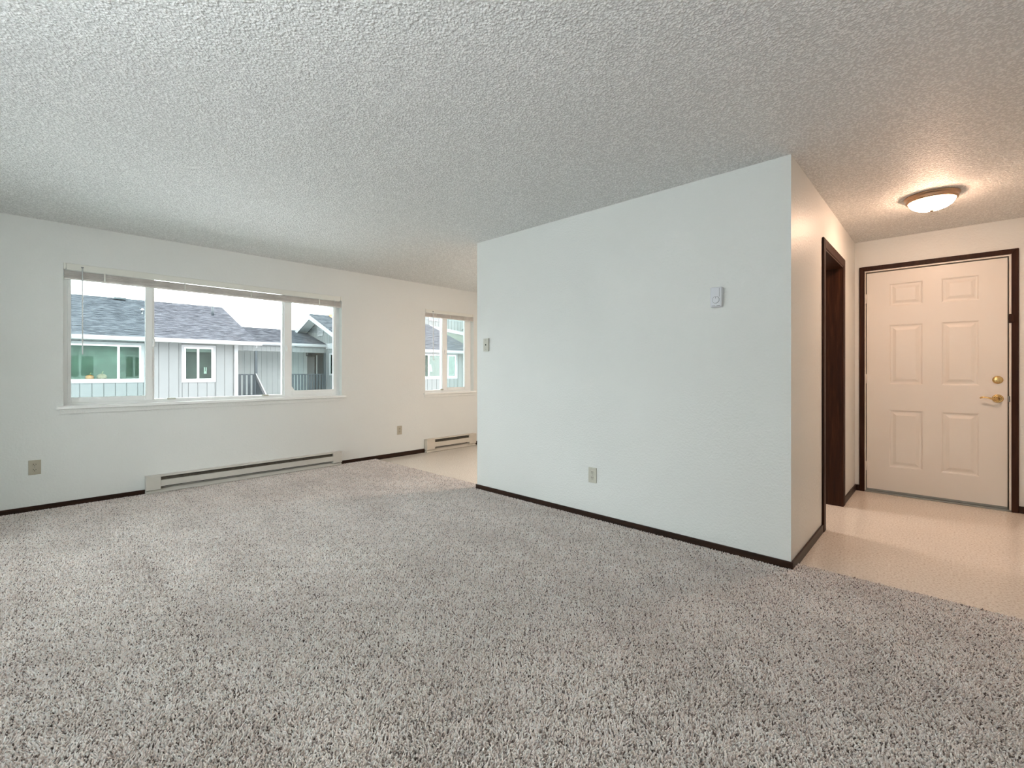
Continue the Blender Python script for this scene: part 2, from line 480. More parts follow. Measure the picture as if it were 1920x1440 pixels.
blind(None, W1[0], W1[1], 2.104, 0.058, 0.078, 18, 0.352, 1.318,
      'long white blind raised to the top of the wide three-part window', [0.50, 1.1, 1.7, 2.45])
blind(None, W2[0], W2[1], 2.082, 0.048, 0.064, 15, 4.13, 1.33,
      'short white blind raised to the top of the small two-part window by the dining floor', [4.2, 4.47, 4.75])
# pull cord at the right end of the wide blind
t = [o for o in bpy.data.objects if o.name == 'window_blind'][0]
bm = bmesh.new()
tube(bm, [(0.03, 2.632 - t.location.y, -0.03), (0.032, 2.634 - t.location.y, -0.12), (0.03, 2.63 - t.location.y, -0.25), (0.031, 2.64 - t.location.y, -0.36), (0.031, 2.645 - t.location.y, -0.62)], 0.0022, 6)
obj('pull_cord', bm, 'wand_plastic', t)

# added glass slider, unseen behind the camera, lets in extra daylight
w3 = empty('window_3', kind='structure')
def rot_ring(x0, x1, y0, y1, z0, z1, t): return [(x0, x0 + t, y0, y1, z0, z1), (x1 - t, x1, y0, y1, z0, z1), (x0 + t, x1 - t, y0, y1, z0, z0 + t), (x0 + t, x1 - t, y0, y1, z1 - t, z1)]
boxes('window_frame', rot_ring(-4.5, -3.1, YB - 0.14, YB - 0.05, 0.03, 2.1, 0.04), 'vinyl_white', w3)
boxes('mullion', [(-3.83, -3.77, YB - 0.12, YB - 0.07, 0.07, 2.06)], 'vinyl_white', w3)
pane((-4.46, -3.83, YB - 0.10, YB - 0.095, 0.07, 2.06), 'pane_clear', w3)
pane((-3.77, -3.14, YB - 0.10, YB - 0.095, 0.07, 2.06), 'pane_clear', w3)

# ---------------------------------------------------------------- entry door (door_1)
d1 = empty('door_1', (0, 0, 0), kind='structure')
cx0, cx1, ctop, cw = -0.626, 0.433, 2.190, 0.042
yc = YD - 0.016
for nm, poly in (('left', [(cx0, 0), (cx0 + cw, 0), (cx0 + cw, ctop - cw), (cx0, ctop)]),
                 ('right', [(cx1 - cw, 0), (cx1, 0), (cx1, ctop), (cx1 - cw, ctop - cw)]),
                 ('top', [(cx0, ctop), (cx0 + cw, ctop - cw), (cx1 - cw, ctop - cw), (cx1, ctop)])):
    bm = bmesh.new(); prism(bm, poly, 'y', yc, YD)
    bmesh.ops.bevel(bm, geom=bm.edges[:], offset=0.003, segments=1, affect='EDGES')
    obj('casing', bm, 'dark_wood', d1)
boxes('door_jamb', [(cx0 + cw - 0.008, -0.573 - 0.003, YD - 0.004, YD + 0.13, 0, 2.150), (0.376 + 0.003, cx1 - cw + 0.008, YD - 0.004, YD + 0.13, 0, 2.150),
                    (-0.576, 0.379, YD - 0.004, YD + 0.13, 2.136, 2.150)], 'jamb_paint', d1)
boxes('door_stop', [(-0.579, -0.560, YD + 0.066, YD + 0.085, 0.02, 2.136), (0.365, 0.382, YD + 0.066, YD + 0.085, 0.02, 2.136), (-0.576, 0.379, YD + 0.066, YD + 0.085, 2.12, 2.140)], 'slot_dark', d1)  # stop coloured near black to paint the shade in the door gap
# slab with six moulded panels
SY = YD + 0.02
sx0, sx1, sz0, sz1 = -0.570, 0.371, 0.020, 2.127
cols = [(-0.402, -0.158), (-0.036, 0.206)]
rows = [(0.260, 0.808), (1.047, 1.616), (1.790, 2.008)]
bm = bmesh.new()
xs = sorted([sx0, sx1] + [c for p in cols for c in p]); zs = sorted([sz0, sz1] + [c for p in rows for c in p])
grid = {}
for i, x in enumerate(xs):
    for j, z in enumerate(zs): grid[i, j] = bm.verts.new((x, SY, z))
for i in range(len(xs) - 1):
    for j in range(len(zs) - 1):
        if i % 2 == 1 and j % 2 == 1: continue
        bm.faces.new((grid[i, j], grid[i + 1, j], grid[i + 1, j + 1], grid[i, j + 1]))
bx(bm, sx0, sx1, SY + 0.012, SY + 0.045, sz0, sz1)
for a, b in (((sx0, SY, sz0), (sx1, SY, sz0)), ((sx0, SY, sz1), (sx1, SY, sz1))):
    v = [bm.verts.new(a), bm.verts.new(b), bm.verts.new((b[0], SY + 0.013, b[2])), bm.verts.new((a[0], SY + 0.013, a[2]))]; bm.faces.new(v)
for x in (sx0, sx1):
    v = [bm.verts.new((x, SY, sz0)), bm.verts.new((x, SY, sz1)), bm.verts.new((x, SY + 0.013, sz1)), bm.verts.new((x, SY + 0.013, sz0))]; bm.faces.new(v)
slab = obj('door_slab', bm, 'door_paint', d1)
for (a, b) in cols:
    for (c, d) in rows:
        bm = bmesh.new()
        prof = [(0.0, 0.0), (0.007, 0.002), (0.012, 0.009), (0.022, 0.0105), (0.030, 0.0095), (0.052, 0.001), (0.056, 0.0006)]
        rings = []
        for ins, dep in prof:
            rings.append([bm.verts.new(p) for p in ((a + ins, SY + dep, c + ins), (b - ins, SY + dep, c + ins), (b - ins, SY + dep, d - ins), (a + ins, SY + dep, d - ins))])
        for r0, r1 in zip(rings[:-1], rings[1:]):
            for k in range(4): bm.faces.new((r0[k], r0[(k + 1) % 4], r1[(k + 1) % 4], r1[k]))
        bm.faces.new(rings[-1])
        obj('door_panel', bm, 'door_paint', slab)
box('threshold', (cx0 + cw, cx1 - cw, YD - 0.01, YD + 0.12, 0.0, 0.014), 'threshold_metal', d1, bev=0.003)
box('door_sweep', (sx0, sx1, SY - 0.004, SY + 0.002, 0.016, 0.034), 'threshold_metal', d1)
for hz in (0.25, 1.1, 1.88):
    bm = bmesh.new(); tube(bm, [(-0.574, YD + 0.012, hz - 0.045), (-0.574, YD + 0.012, hz + 0.045)], 0.006, 10)
    obj('hinge', bm, 'jamb_paint', d1, smooth=True)
# deadbolt with thumb turn
bm = bmesh.new(); lathe(bm, [(0.033, 0), (0.033, -0.004), (0.029, -0.010), (0.020, -0.012), (0.0, -0.0125)], 32, 'y', (0.314, SY, 1.099))
db = obj('deadbolt', bm, 'brass', d1, smooth=True)
bm = bmesh.new(); bx(bm, 0.309, 0.319, SY - 0.032, SY - 0.010, 1.080, 1.118, bev=0.003)
obj('thumb_turn', bm, 'brass', db)
# lever handle
bm = bmesh.new(); lathe(bm, [(0.035, 0), (0.035, -0.004), (0.031, -0.009), (0.024, -0.011), (0.022, -0.008), (0.014, -0.011), (0.0125, -0.03), (0.0, -0.03)], 32, 'y', (0.314, SY, 0.941))
hd = obj('door_handle', bm, 'brass', d1, smooth=True)
bm = bmesh.new()
tube(bm, [(0.318, SY - 0.034, 0.941), (0.30, SY - 0.048, 0.939), (0.275, SY - 0.052, 0.941), (0.25, SY - 0.051, 0.948), (0.228, SY - 0.049, 0.951), (0.213, SY - 0.048, 0.947), (0.206, SY - 0.047, 0.941)],
     [0.011, 0.0095, 0.008, 0.0065, 0.006, 0.0075, 0.005], 12)
obj('lever', bm, 'brass', hd, smooth=True)
bm = bmesh.new(); bx(bm, 0.372, 0.384, YD - 0.004, YD + 0.002, 0.915, 0.965); bx(bm, 0.376, 0.382, YD - 0.006, YD - 0.002, 0.93, 0.95)
obj('strike_plate', bm, 'grey_mark', d1)
bm = bmesh.new(); bx(bm, 0.376, 0.394, YD - 0.012, YD, 1.575, 1.650, bev=0.003); bx(bm, 0.385, 0.403, YD - 0.036, YD - 0.014, 1.583, 1.642, bev=0.004)
obj('door_guard', bm, 'dark_wood', d1)

# ---------------------------------------------------------------- cased doorway in the hall (trim_1)
t1 = empty('trim_1', kind='structure')
xf = -0.647
ny, fy, tz, c2 = 3.985, 4.945, 2.148, 0.07
for poly in ([(ny, 0), (ny + c2, 0), (ny + c2, tz - c2), (ny, tz)], [(fy - c2, 0), (fy, 0), (fy, tz), (fy - c2, tz - c2)], [(ny, tz), (ny + c2, tz - c2), (fy - c2, tz - c2), (fy, tz)]):
    for (xa, xb) in ((XC1, xf), (XC1 - 0.145, XC1 - 0.13)):
        bm = bmesh.new(); prism(bm, poly, 'x', xa, xb)
        bmesh.ops.bevel(bm, geom=bm.edges[:], offset=0.003, segments=1, affect='EDGES')
        obj('casing', bm, 'dark_wood', t1)
boxes('door_jamb', [(XC1 - 0.14, xf - 0.003, DY0, DY0 + 0.012, 0, DZ2), (XC1 - 0.14, xf - 0.003, DY1 - 0.012, DY1, 0, DZ2), (XC1 - 0.14, xf - 0.003, DY0, DY1, DZ2 - 0.012, DZ2)], 'dark_wood', t1)

# ---------------------------------------------------------------- outlets, plates, thermostat
def outlet(loc, rz, lab, mat):
    t = empty('wall_outlet', loc, rz, lab, 'outlet', 'wall outlets in beige plates')
    bm = bmesh.new(); bx(bm, -0.037, 0.037, -0.006, 0, -0.06, 0.06, bev=0.002)
    obj('cover_plate', bm, mat, t)
    for s in (-1, 1):
        bm = bmesh.new()
        lathe(bm, [(0.0165, -0.004), (0.0165, -0.0078), (0.015, -0.0085), (0, -0.0085)], 20, 'y', (0, 0, s * 0.021))
        f = obj('receptacle', bm, mat, t)
        boxes('slot', [(-0.0085, -0.0055, -0.0092, -0.008, s * 0.021 - 0.001, s * 0.021 + 0.009), (0.0055, 0.0085, -0.0092, -0.008, s * 0.021 + 0.0005, s * 0.021 + 0.0085),
                       (-0.0025, 0.0025, -0.0092, -0.008, s * 0.021 - 0.0095, s * 0.021 - 0.0045)], 'slot_dark', f)
    bm = bmesh.new(); lathe(bm, [(0.003, -0.005), (0.003, -0.0075), (0, -0.008)], 10, 'y')
    obj('screw', bm, 'grey_mark', t)
    return t
outlet((XW, 0.062, 0.376), math.radians(90), 'beige duplex wall outlet low under the left end of the wide window', 'almond_plastic')
outlet((XW, 3.560, 0.362), math.radians(90), 'beige duplex wall outlet between the two baseboard heaters', 'almond_plastic')
outlet((-2.030, YP, 0.354), 0, 'beige duplex wall outlet low in the middle of the blank partition', 'ivory_plastic')

t = empty('cable_plate', (-3.240, YP, 1.428), 0, 'narrow beige wall plate with one centre hole at left edge of partition', 'plate')
bm = bmesh.new(); bx(bm, -0.035, 0.035, -0.014, 0, -0.0615, 0.0615, bev=0.002); obj('cover_plate', bm, 'ivory_plastic', t)
bm = bmesh.new(); lathe(bm, [(0.0065, -0.013), (0.0065, -0.018), (0.004, -0.018), (0.004, -0.015), (0, -0.015)], 16, 'y'); obj('cable_jack', bm, 'slot_dark', t, smooth=True)
for s in (-1, 1):
    bm = bmesh.new(); lathe(bm, [(0.003, -0.013), (0.003, -0.0155), (0, -0.016)], 10, 'y', (0, 0, s * 0.045)); obj('screw', bm, 'grey_mark', t)

t = empty('thermostat', (-1.077, YP, 1.647), 0, 'small white box thermostat with a round dial on the partition near the hall corner', 'thermostat')
bm = bmesh.new(); bx(bm, -0.036, 0.036, -0.008, 0, -0.064, 0.064, bev=0.003); obj('back_plate', bm, 'thermostat_plastic', t)
bm = bmesh.new(); bx(bm, -0.036, 0.036, -0.033, -0.0085, -0.064, 0.064, bev=0.006); obj('housing', bm, 'thermostat_plastic', t)
bm = bmesh.new(); lathe(bm, [(0.023, -0.0325), (0.023, -0.0335), (0.0215, -0.034)], 32, 'y', (0.0, 0, -0.018)); 
lathe(bm, [(0.0215, -0.034), (0.0215, -0.0325)], 32, 'y', (0.0, 0, -0.018)); obj('dial_groove', bm, 'grey_mark', t)
bm = bmesh.new(); lathe(bm, [(0.0205, -0.0325), (0.0195, -0.038), (0.012, -0.039), (0.0, -0.039)], 32, 'y', (0.0, 0, -0.018)); dl = obj('dial', bm, 'thermostat_plastic', t)
bm = bmesh.new(); bx(bm, -0.001, 0.001, -0.040, -0.0388, -0.010, 0.0); obj('pointer', bm, 'grey_mark', dl)
boxes('vent_slot', [(-0.026, -0.004, -0.0335, -0.0325, -0.0565, -0.0545), (0.004, 0.026, -0.0335, -0.0325, -0.0565, -0.0545)], 'slot_dark', t)
boxes('side_slot', [(0.0205, 0.0225, -0.0338, -0.0325, 0.0, 0.056)], 'grey_mark', t)

# ---------------------------------------------------------------- baseboard heaters
def heater(y0, y1, zb, zt, capw, mat, lab):
    t = empty('baseboard_heater', (XW, (y0 + y1) / 2, 0), 0, lab, 'heater')
    a, b = y0 - t.location.y, y1 - t.location.y
    Hh = zt - zb
    D = 0.068
    box('back_panel', (0.0, 0.006, a, b, zb, zt), mat, t)
    bm = bmesh.new(); prism(bm, [(0, zt - 0.004), (0, zt), (D - 0.012, zt - 0.001), (D, zt - 0.006), (D, zt - 0.013), (D - 0.003, zt - 0.013), (D - 0.003, zt - 0.007), (D - 0.013, zt - 0.005)], 'y', a, b)
    obj('top_hood', bm, mat, t)
    f0, f1 = zb + Hh * 0.36, zb + Hh * 0.72
    bm = bmesh.new(); prism(bm, [(D - 0.002, f0), (D, f0 + 0.002), (D, f1 - 0.004), (D - 0.010, f1), (D - 0.012, f1 - 0.002), (D - 0.004, f1 - 0.006), (D - 0.005, f0)], 'y', a + capw, b - capw)
    obj('front_panel', bm, mat, t)
    bm = bmesh.new(); prism(bm, [(0, zb), (D - 0.002, zb), (D, zb + 0.004), (D, zb + 0.008), (D - 0.004, zb + 0.009), (0.030, zb + Hh * 0.20), (0, zb + Hh * 0.20)], 'y', a, b)
    obj('bottom_lip', bm, mat, t)
    box('heating_element', (0.008, 0.050, a + capw, b - capw, zb + Hh * 0.35, zb + Hh * 0.86), 'heater_fin', t)
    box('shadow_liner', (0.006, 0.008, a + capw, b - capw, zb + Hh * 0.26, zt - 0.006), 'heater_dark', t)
    for s, e in ((a, a + capw), (b - capw, b)):
        bm = bmesh.new(); prism(bm, [(0.0, zb + 0.01), (D + 0.002, zb + Hh * 0.2), (D + 0.002, zt - 0.004), (D - 0.012, zt + 0.001), (0.0, zt + 0.001)], 'y', s, e)
        bmesh.ops.bevel(bm, geom=bm.edges[:], offset=0.0015, segments=1, affect='EDGES')
        obj('end_cap', bm, mat, t)
    return t
heater(0.783, 2.697, 0.022, 0.184, 0.112, 'heater_enamel', 'long low white baseboard heater on the carpet under the wide window')
heater(3.980, 4.928, 0.004, 0.193, 0.14, 'heater_enamel_beige', 'short cream baseboard heater on the vinyl floor under the small window')

# ---------------------------------------------------------------- ceiling lamps
def lamp(loc, lab, glass):
    t = empty('ceiling_lamp', loc, 0, lab, 'lamp')
    bm = bmesh.new(); lathe(bm, [(0.0, 0.0), (0.151, 0.0), (0.154, -0.004), (0.153, -0.010), (0.146, -0.014), (0.142, -0.022), (0.145, -0.030), (0.142, -0.040), (0.133, -0.044), (0.128, -0.040)], 64)
    obj('rim', bm, 'nickel', t, smooth=True)
    bm = bmesh.new(); lathe(bm, [(0.130, -0.036), (0.126, -0.052), (0.114, -0.070), (0.092, -0.087), (0.062, -0.098), (0.028, -0.104), (0.0, -0.105)], 64)
    obj('glass_bowl', bm, glass, t, smooth=True)
    bm = bmesh.new(); lathe(bm, [(0.0, -0.102), (0.010, -0.104), (0.013, -0.108), (0.009, -0.114), (0.0, -0.117)], 20)
    obj('finial', bm, 'nickel', t, smooth=True)
    return t
lamp((-0.080, 4.50, H), 'lit dome ceiling lamp with a brushed rim in the entry hall', 'lamp_glass_lit')
lamp((-2.75, 4.45, H), 'lit dome ceiling lamp in the kitchen behind the partition', 'lamp_glass_lit_kitchen')

# pale slab added outside the unseen slider to bounce skylight onto the ceiling
box('bounce_slab', (-5.2, 0.4, YB - 2.2, YB - TH - 0.01, -0.25, -0.05), 'bounce_concrete', kind='structure')
# added fill lamp, unseen behind the camera, brightens the room off the ceiling
def uplighter(loc, lab):
    t = empty('fill_lamp', loc, 0, lab, 'lamp')
    bm = bmesh.new(); lathe(bm, [(0, 0.0), (0.14, 0.0), (0.14, 0.02), (0.03, 0.035), (0, 0.035)], 32); obj('base', bm, 'nickel', t, smooth=True)
    bm = bmesh.new(); tube(bm, [(0, 0, 0.02), (0, 0, 1.06)], 0.012, 12); obj('pole', bm, 'nickel', t, smooth=True)
    bm = bmesh.new(); lathe(bm, [(0.0, 1.05), (0.08, 1.065), (0.16, 1.11), (0.205, 1.13), (0.20, 1.135), (0.155, 1.12), (0.0, 1.07)], 40); obj('lamp_shade', bm, 'trim_white', t, smooth=True)
    bm = bmesh.new(); lathe(bm, [(0.0, 1.140), (0.15, 1.142), (0.0, 1.146)], 32); obj('bulb', bm, 'fill_light', t)
uplighter((-0.75, -1.2, 0), 'added fill lamp, a white bowl on a slim pole by the unseen back wall')

# ---------------------------------------------------------------- carpet with real pile
PX, PY = 0.5, 4.592 / 9
def pile_mesh(seed, n):
    rng = np.random.default_rng(seed)
    nx = int(math.sqrt(n))
    gx, gy = np.meshgrid((np.arange(nx) + 0.5) / nx, (np.arange(nx) + 0.5) / nx)
    bxy = np.stack([gx.ravel(), gy.ravel()], 1) + rng.uniform(-0.5, 0.5, (nx * nx, 2)) / nx
    bxy *= (PX, PY)
    m = len(bxy)
    ang = rng.uniform(0, 2 * math.pi, m)
    # neighbouring yarns lean alike, as trodden pile does
    fld = np.sin(bxy[:, 0] / PX * 2 * math.pi * 3) + np.cos(bxy[:, 1] / PY * 2 * math.pi * 2 + bxy[:, 0] / PX * 2 * math.pi)
    ang = np.where(rng.random(m) < 0.45, fld * 1.2 + rng.normal(0, 0.5, m), ang)
    lean = rng.uniform(0.3, 1.0, m) * 0.0095
    hgt = rng.uniform(0.011, 0.0165, m)
    rad = rng.uniform(0.0025, 0.0034, m)
    tone = np.clip(rng.beta(1.7, 1.15, m), 0, 1)
    dirx, diry = np.cos(ang), np.sin(ang)
    lv = []
    steps = [(0.0, 0.0, 1.0), (0.62, 0.35, 1.15), (1.0, 1.0, 0.55)]
    for (hz, ho, rs) in steps:
        for k in range(3):
            a = ang + 2 * math.pi * k / 3
            x = bxy[:, 0] + dirx * lean * ho + np.cos(a) * rad * rs
            y = bxy[:, 1] + diry * lean * ho + np.sin(a) * rad * rs
            z = 0.004 + hgt * hz + (rs < 1) * np.cos(2 * math.pi * k / 3) * (-0.0015)
            lv.append(np.stack([x, y, z], 1))
    V = np.stack(lv, 1).reshape(-1, 3)
    tri = []
    for s in (0, 3):
        for k in range(3):
            k2 = (k + 1) % 3
            tri += [(s + k, s + k2, s + 3 + k2), (s + k, s + 3 + k2, s + 3 + k)]
    tri.append((6, 7, 8))
    tri = np.array(tri)
    Fc = (np.arange(m)[:, None, None] * 9 + tri[None]).reshape(-1, 3)
    me = bpy.data.meshes.new('pile')
    me.vertices.add(len(V)); me.vertices.foreach_set('co', V.astype(np.float32).ravel())
    me.loops.add(Fc.size); me.loops.foreach_set('vertex_index', Fc.astype(np.int32).ravel())
    me.polygons.add(len(Fc)); me.polygons.foreach_set('loop_start', (np.arange(len(Fc)) * 3).astype(np.int32))
    me.update(calc_edges=True)
    at = me.attributes.new('tone', 'FLOAT', 'POINT')
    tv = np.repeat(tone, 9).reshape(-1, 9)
    tv[:, :3] *= 0.9; tv[:, 6:] = np.clip(tv[:, 6:] + 0.06, 0, 1)  # shade within the pile put into the tone: darker roots, lighter tips
    at.data.foreach_set('value', tv.astype(np.float32).ravel())
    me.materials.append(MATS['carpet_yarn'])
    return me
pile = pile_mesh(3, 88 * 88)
bm = bmesh.new(); bx(bm, XW, XR, YB, 3.192, 0.0, 0.005)
carpet = obj('carpet', bm, 'carpet_backing')
tag(carpet, 'brown-grey frieze pile carpet covering the living room floor', 'carpet')
carpet['kind'] = 'stuff'
pile_src = bpy.data.objects.new('pile_source', pile)          # used only as the instance shape of the carpet's own geometry nodes
ng = bpy.data.node_groups.new('carpet_pile', 'GeometryNodeTree')
ng.interface.new_socket('Geometry', in_out='INPUT', socket_type='NodeSocketGeometry')
ng.interface.new_socket('Geometry', in_out='OUTPUT', socket_type='NodeSocketGeometry')
N = ng.nodes
gi = N.new('NodeGroupInput'); go = N.new('NodeGroupOutput')
gr = N.new('GeometryNodeMeshGrid')
nxp, nyp = 13, 9
gr.inputs['Size X'].default_value = PX * (nxp - 1); gr.inputs['Size Y'].default_value = PY * (nyp - 1)
gr.inputs['Vertices X'].default_value = nxp; gr.inputs['Vertices Y'].default_value = nyp
tr = N.new('GeometryNodeTransform')
tr.inputs['Translation'].default_value = (XW + PX * (nxp - 1) / 2, YB + PY * (nyp - 1) / 2, 0)
oi = N.new('GeometryNodeObjectInfo'); oi.inputs['Object'].default_value = pile_src
ip = N.new('GeometryNodeInstanceOnPoints')
jn = N.new('GeometryNodeJoinGeometry')
ng.links.new(gr.outputs['Mesh'], tr.inputs['Geometry'])
ng.links.new(tr.outputs['Geometry'], ip.inputs['Points'])
ng.links.new(oi.outputs['Geometry'], ip.inputs['Instance'])
ng.links.new(gi.outputs[0], jn.inputs[0])
ng.links.new(ip.outputs['Instances'], jn.inputs[0])
ng.links.new(jn.outputs[0], go.inputs[0])
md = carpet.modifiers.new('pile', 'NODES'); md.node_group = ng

# ================================================================ outside
G = -2.75
box('ground', (-90, 60, -80, 90, G - 0.3, G), 'paving', kind='structure')

def planks_x(parent, x, y0, y1, z0, z1, holes, mat, pw=0.288, step_in=0.03):
    """vertical boards on a facade facing +x; holes = (y0,y1,z0,z1)"""
    y = y0; cache = {}
    while y < y1 - 0.02:
        ye = min(y + pw, y1)
        segs = [(y, ye, z0, z1)]
        for h in holes:
            ns = []
            for (a, b, c, d) in segs:
                if h[0] >= b or h[1] <= a: ns.append((a, b, c, d)); continue
                if a < h[0]: ns.append((a, h[0], c, d))
                if b > h[1]: ns.append((h[1], b, c, d))
                m0, m1 = max(a, h[0]), min(b, h[1])
                if h[2] > c: ns.append((m0, m1, c, h[2]))
                if h[3] < d: ns.append((m0, m1, h[3], d))
            segs = ns
        for (a, b, c, d) in segs:
            key = (round(b - a, 3), round(d - c, 3))
            if key not in cache:
                bm = bmesh.new()
                bx(bm, -step_in - 0.02, 0.0, 0.009, key[0] - 0.009, 0, key[1]); bx(bm, -step_in - 0.02, -0.022, 0, key[0], 0, key[1])
                o = obj('plank', bm, mat, parent); cache[key] = o
            else:
                o = cache[key].copy(); COL.objects.link(o); o.parent = parent
            o.location = (x - parent.location.x, a - parent.location.y, c - parent.location.z)
        y = ye

def roof(parent, y0, y1, xe, ze, xr, zr, xb, courses=34, mat='shingle'):
    n = courses; poly = []
    for k in range(n):
        xa = xe + (xr - xe) * k / n; za = ze + (zr - ze) * k / n
        xb_ = xe + (xr - xe) * (k + 1) / n; zb_ = ze + (zr - ze) * (k + 1) / n
        poly += [(xa, za + 0.026), (xb_, zb_)]
    slb = ze - (zr - ze) * 0  # back eave at same height
    poly += [(xr, zr + 0.02), (xb, slb), (xb, slb - 0.10), (xr, zr - 0.14), (xe, ze - 0.12)]
    bm = bmesh.new(); prism(bm, poly, 'y', y0, y1)
    ox, oy, oz = parent.location
    bmesh.ops.translate(bm, verts=bm.verts, vec=(-ox, -oy, -oz))
    o = obj('roof', bm, mat, parent)
    # let the shingle courses be uneven
    return o
def ext_window(parent, y0, y1, z0, z1, splits, x, room, trim=0.1, glass='pane_far'):
    """window in a +x facade: outer trim rectangle, panes split at the given y's"""
    ox, oy, oz = parent.location
    def L(d): return (d[0] - ox, d[1] - ox, d[2] - oy, d[3] - oy, d[4] - oz, d[5] - oz)
    wn = boxes('window', [L(d) for d in ring(x - 0.03, x + 0.025, y0, y1, z0, z1, trim)], 'ext_trim', parent)
    a, b, c, d = y0 + trim, y1 - trim, z0 + trim, z1 - trim
    boxes('frame', [L(q) for q in ring(x - 0.05, x + 0.005, a, b, c, d, 0.045)] + [L((x - 0.05, x + 0.003, s - 0.03, s + 0.03, c, d)) for s in splits], 'vinyl_white', wn)
    ed = [a + 0.04] + list(splits) + [b - 0.04]
    for i in range(len(ed) - 1):
        box('pane', L((x - 0.035, x - 0.03, ed[i], ed[i + 1], c + 0.03, d - 0.03)), glass, wn)
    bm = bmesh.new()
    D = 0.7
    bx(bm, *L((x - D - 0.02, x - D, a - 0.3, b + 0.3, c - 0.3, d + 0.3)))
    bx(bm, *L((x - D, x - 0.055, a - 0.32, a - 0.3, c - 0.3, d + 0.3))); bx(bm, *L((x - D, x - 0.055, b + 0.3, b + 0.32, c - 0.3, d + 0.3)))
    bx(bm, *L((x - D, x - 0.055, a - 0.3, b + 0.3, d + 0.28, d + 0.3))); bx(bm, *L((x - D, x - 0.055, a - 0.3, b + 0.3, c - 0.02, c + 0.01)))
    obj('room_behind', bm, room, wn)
    return wn

# the rest of our own building: it closes the court and shows in the far panes
boxes('home_facade', [(XW - TH - 0.02, 7.5, YD + TH + 0.02, 24.0, G, 2.75), (XW - TH - 0.02, 7.5, YB - TH - 0.02, YD + TH + 0.02, G, -0.32)], 'ext_wall', kind='structure')
bm = bmesh.new(); prism(bm, [(XW - 0.75, 2.70), (XW - 0.75, 2.85), (1.0, 5.4), (8.2, 2.85), (8.2, 2.70)], 'y', YB - TH - 0.3, 24.3)
obj('home_roof', bm, 'shingle', kind='structure')

# --- near apartment block across the court
MB = empty('apartment_building', (-20, 1, G), 0, 'single-ridged grey apartment building with the long window, left across the court', 'building')
mo = MB.location
def LM(d, o): return (d[0] - o.x, d[1] - o.x, d[2] - o.y, d[3] - o.y, d[4] - o.z, d[5] - o.z)
hA = (0.44, 2.81, 0.83, 2.13); hB = (3.91, 4.93, 0.81, 2.13)
planks_x(MB, -20.0, -8.0, 5.57, G, 2.24, [hA, hB], 'siding_pale')
box('side_wall', LM((-27.9, -20.03, 5.60, 5.67, G, 2.4), mo), 'siding_pale', MB)
bm = bmesh.new(); prism(bm, [(-28.0, 2.35), (-20.0, 2.2), (-24.0, 3.95)], 'y', 5.60, 5.67); bmesh.ops.translate(bm, verts=bm.verts, vec=-mo)
obj('gable_wall', bm, 'siding_pale', MB)
box('corner_board', LM((-20.05, -19.96, 5.57, 5.70, G, 2.24), mo), 'ext_trim', MB)
box('soffit', LM((-20.0, -19.5, -8.3, 6.2, 2.20, 2.23), mo), 'soffit_green', MB)
bm = bmesh.new(); prism(bm, [(-19.5, 2.19), (-19.41, 2.19), (-19.38, 2.25), (-19.38, 2.33), (-19.5, 2.33)], 'y', -8.3, 6.38); bmesh.ops.translate(bm, verts=bm.verts, vec=-mo)
obj('gutter', bm, 'ext_trim', MB)
roof(MB, -8.3, 6.2, -19.42, 2.34, -24.0, 4.09, -28.5, 36)
bm = bmesh.new(); prism(bm, [(-19.5, 2.22), (-24.0, 3.98), (-28.4, 2.25), (-28.4, 2.15), (-24, 3.82), (-19.5, 2.10)], 'y', 6.2, 6.23); bmesh.ops.translate(bm, verts=bm.verts, vec=-mo)
obj('barge_board', bm, 'ext_trim', MB)
ext_window(MB, 0.42, 2.83, 0.805, 2.145, [2.16], -20, 'reflection_green', 0.085)
wB = ext_window(MB, 3.885, 4.955, 0.785, 2.15, [4.395], -20, 'room_dark', 0.085)
# hanging card and a folded blind inside the small window
bm = bmesh.new(); bx(bm, -20.12, -20.11, 4.60, 4.635, 1.15, 1.34); bx(bm, -20.12, -20.11, 4.66, 4.69, 1.15, 1.34); bx(bm, -20.12, -20.11, 4.60, 4.69, 1.10, 1.20)
bmesh.ops.translate(bm, verts=bm.verts, vec=-mo); o = obj('card', bm, 'paper', wB)
box('blind', LM((-20.14, -20.10, 4.03, 4.83, 1.90, 2.02), mo), 'ext_trim', wB)
# roof fittings
bm = bmesh.new(); bx(bm, -23.9, -23.6, 2.42, 2.78, 4.02, 4.09); bmesh.ops.translate(bm, verts=bm.verts, vec=-mo); obj('roof_vent', bm, 'dark_metal', MB)
bm = bmesh.new(); tube(bm, [(-22.0, 3.05, 3.30), (-22.0, 3.05, 3.47), (-21.9, 3.05, 3.50)], 0.05, 12); bmesh.ops.translate(bm, verts=bm.verts, vec=-mo); obj('vent_pipe', bm, 'steel', MB, smooth=True)
bm = bmesh.new(); tube(bm, [(-22.6, 5.49, 3.52), (-22.6, 5.49, 3.92)], 0.045, 12); bmesh.ops.translate(bm, verts=bm.verts, vec=-mo); obj('vent_pipe', bm, 'dark_metal', MB, smooth=True)

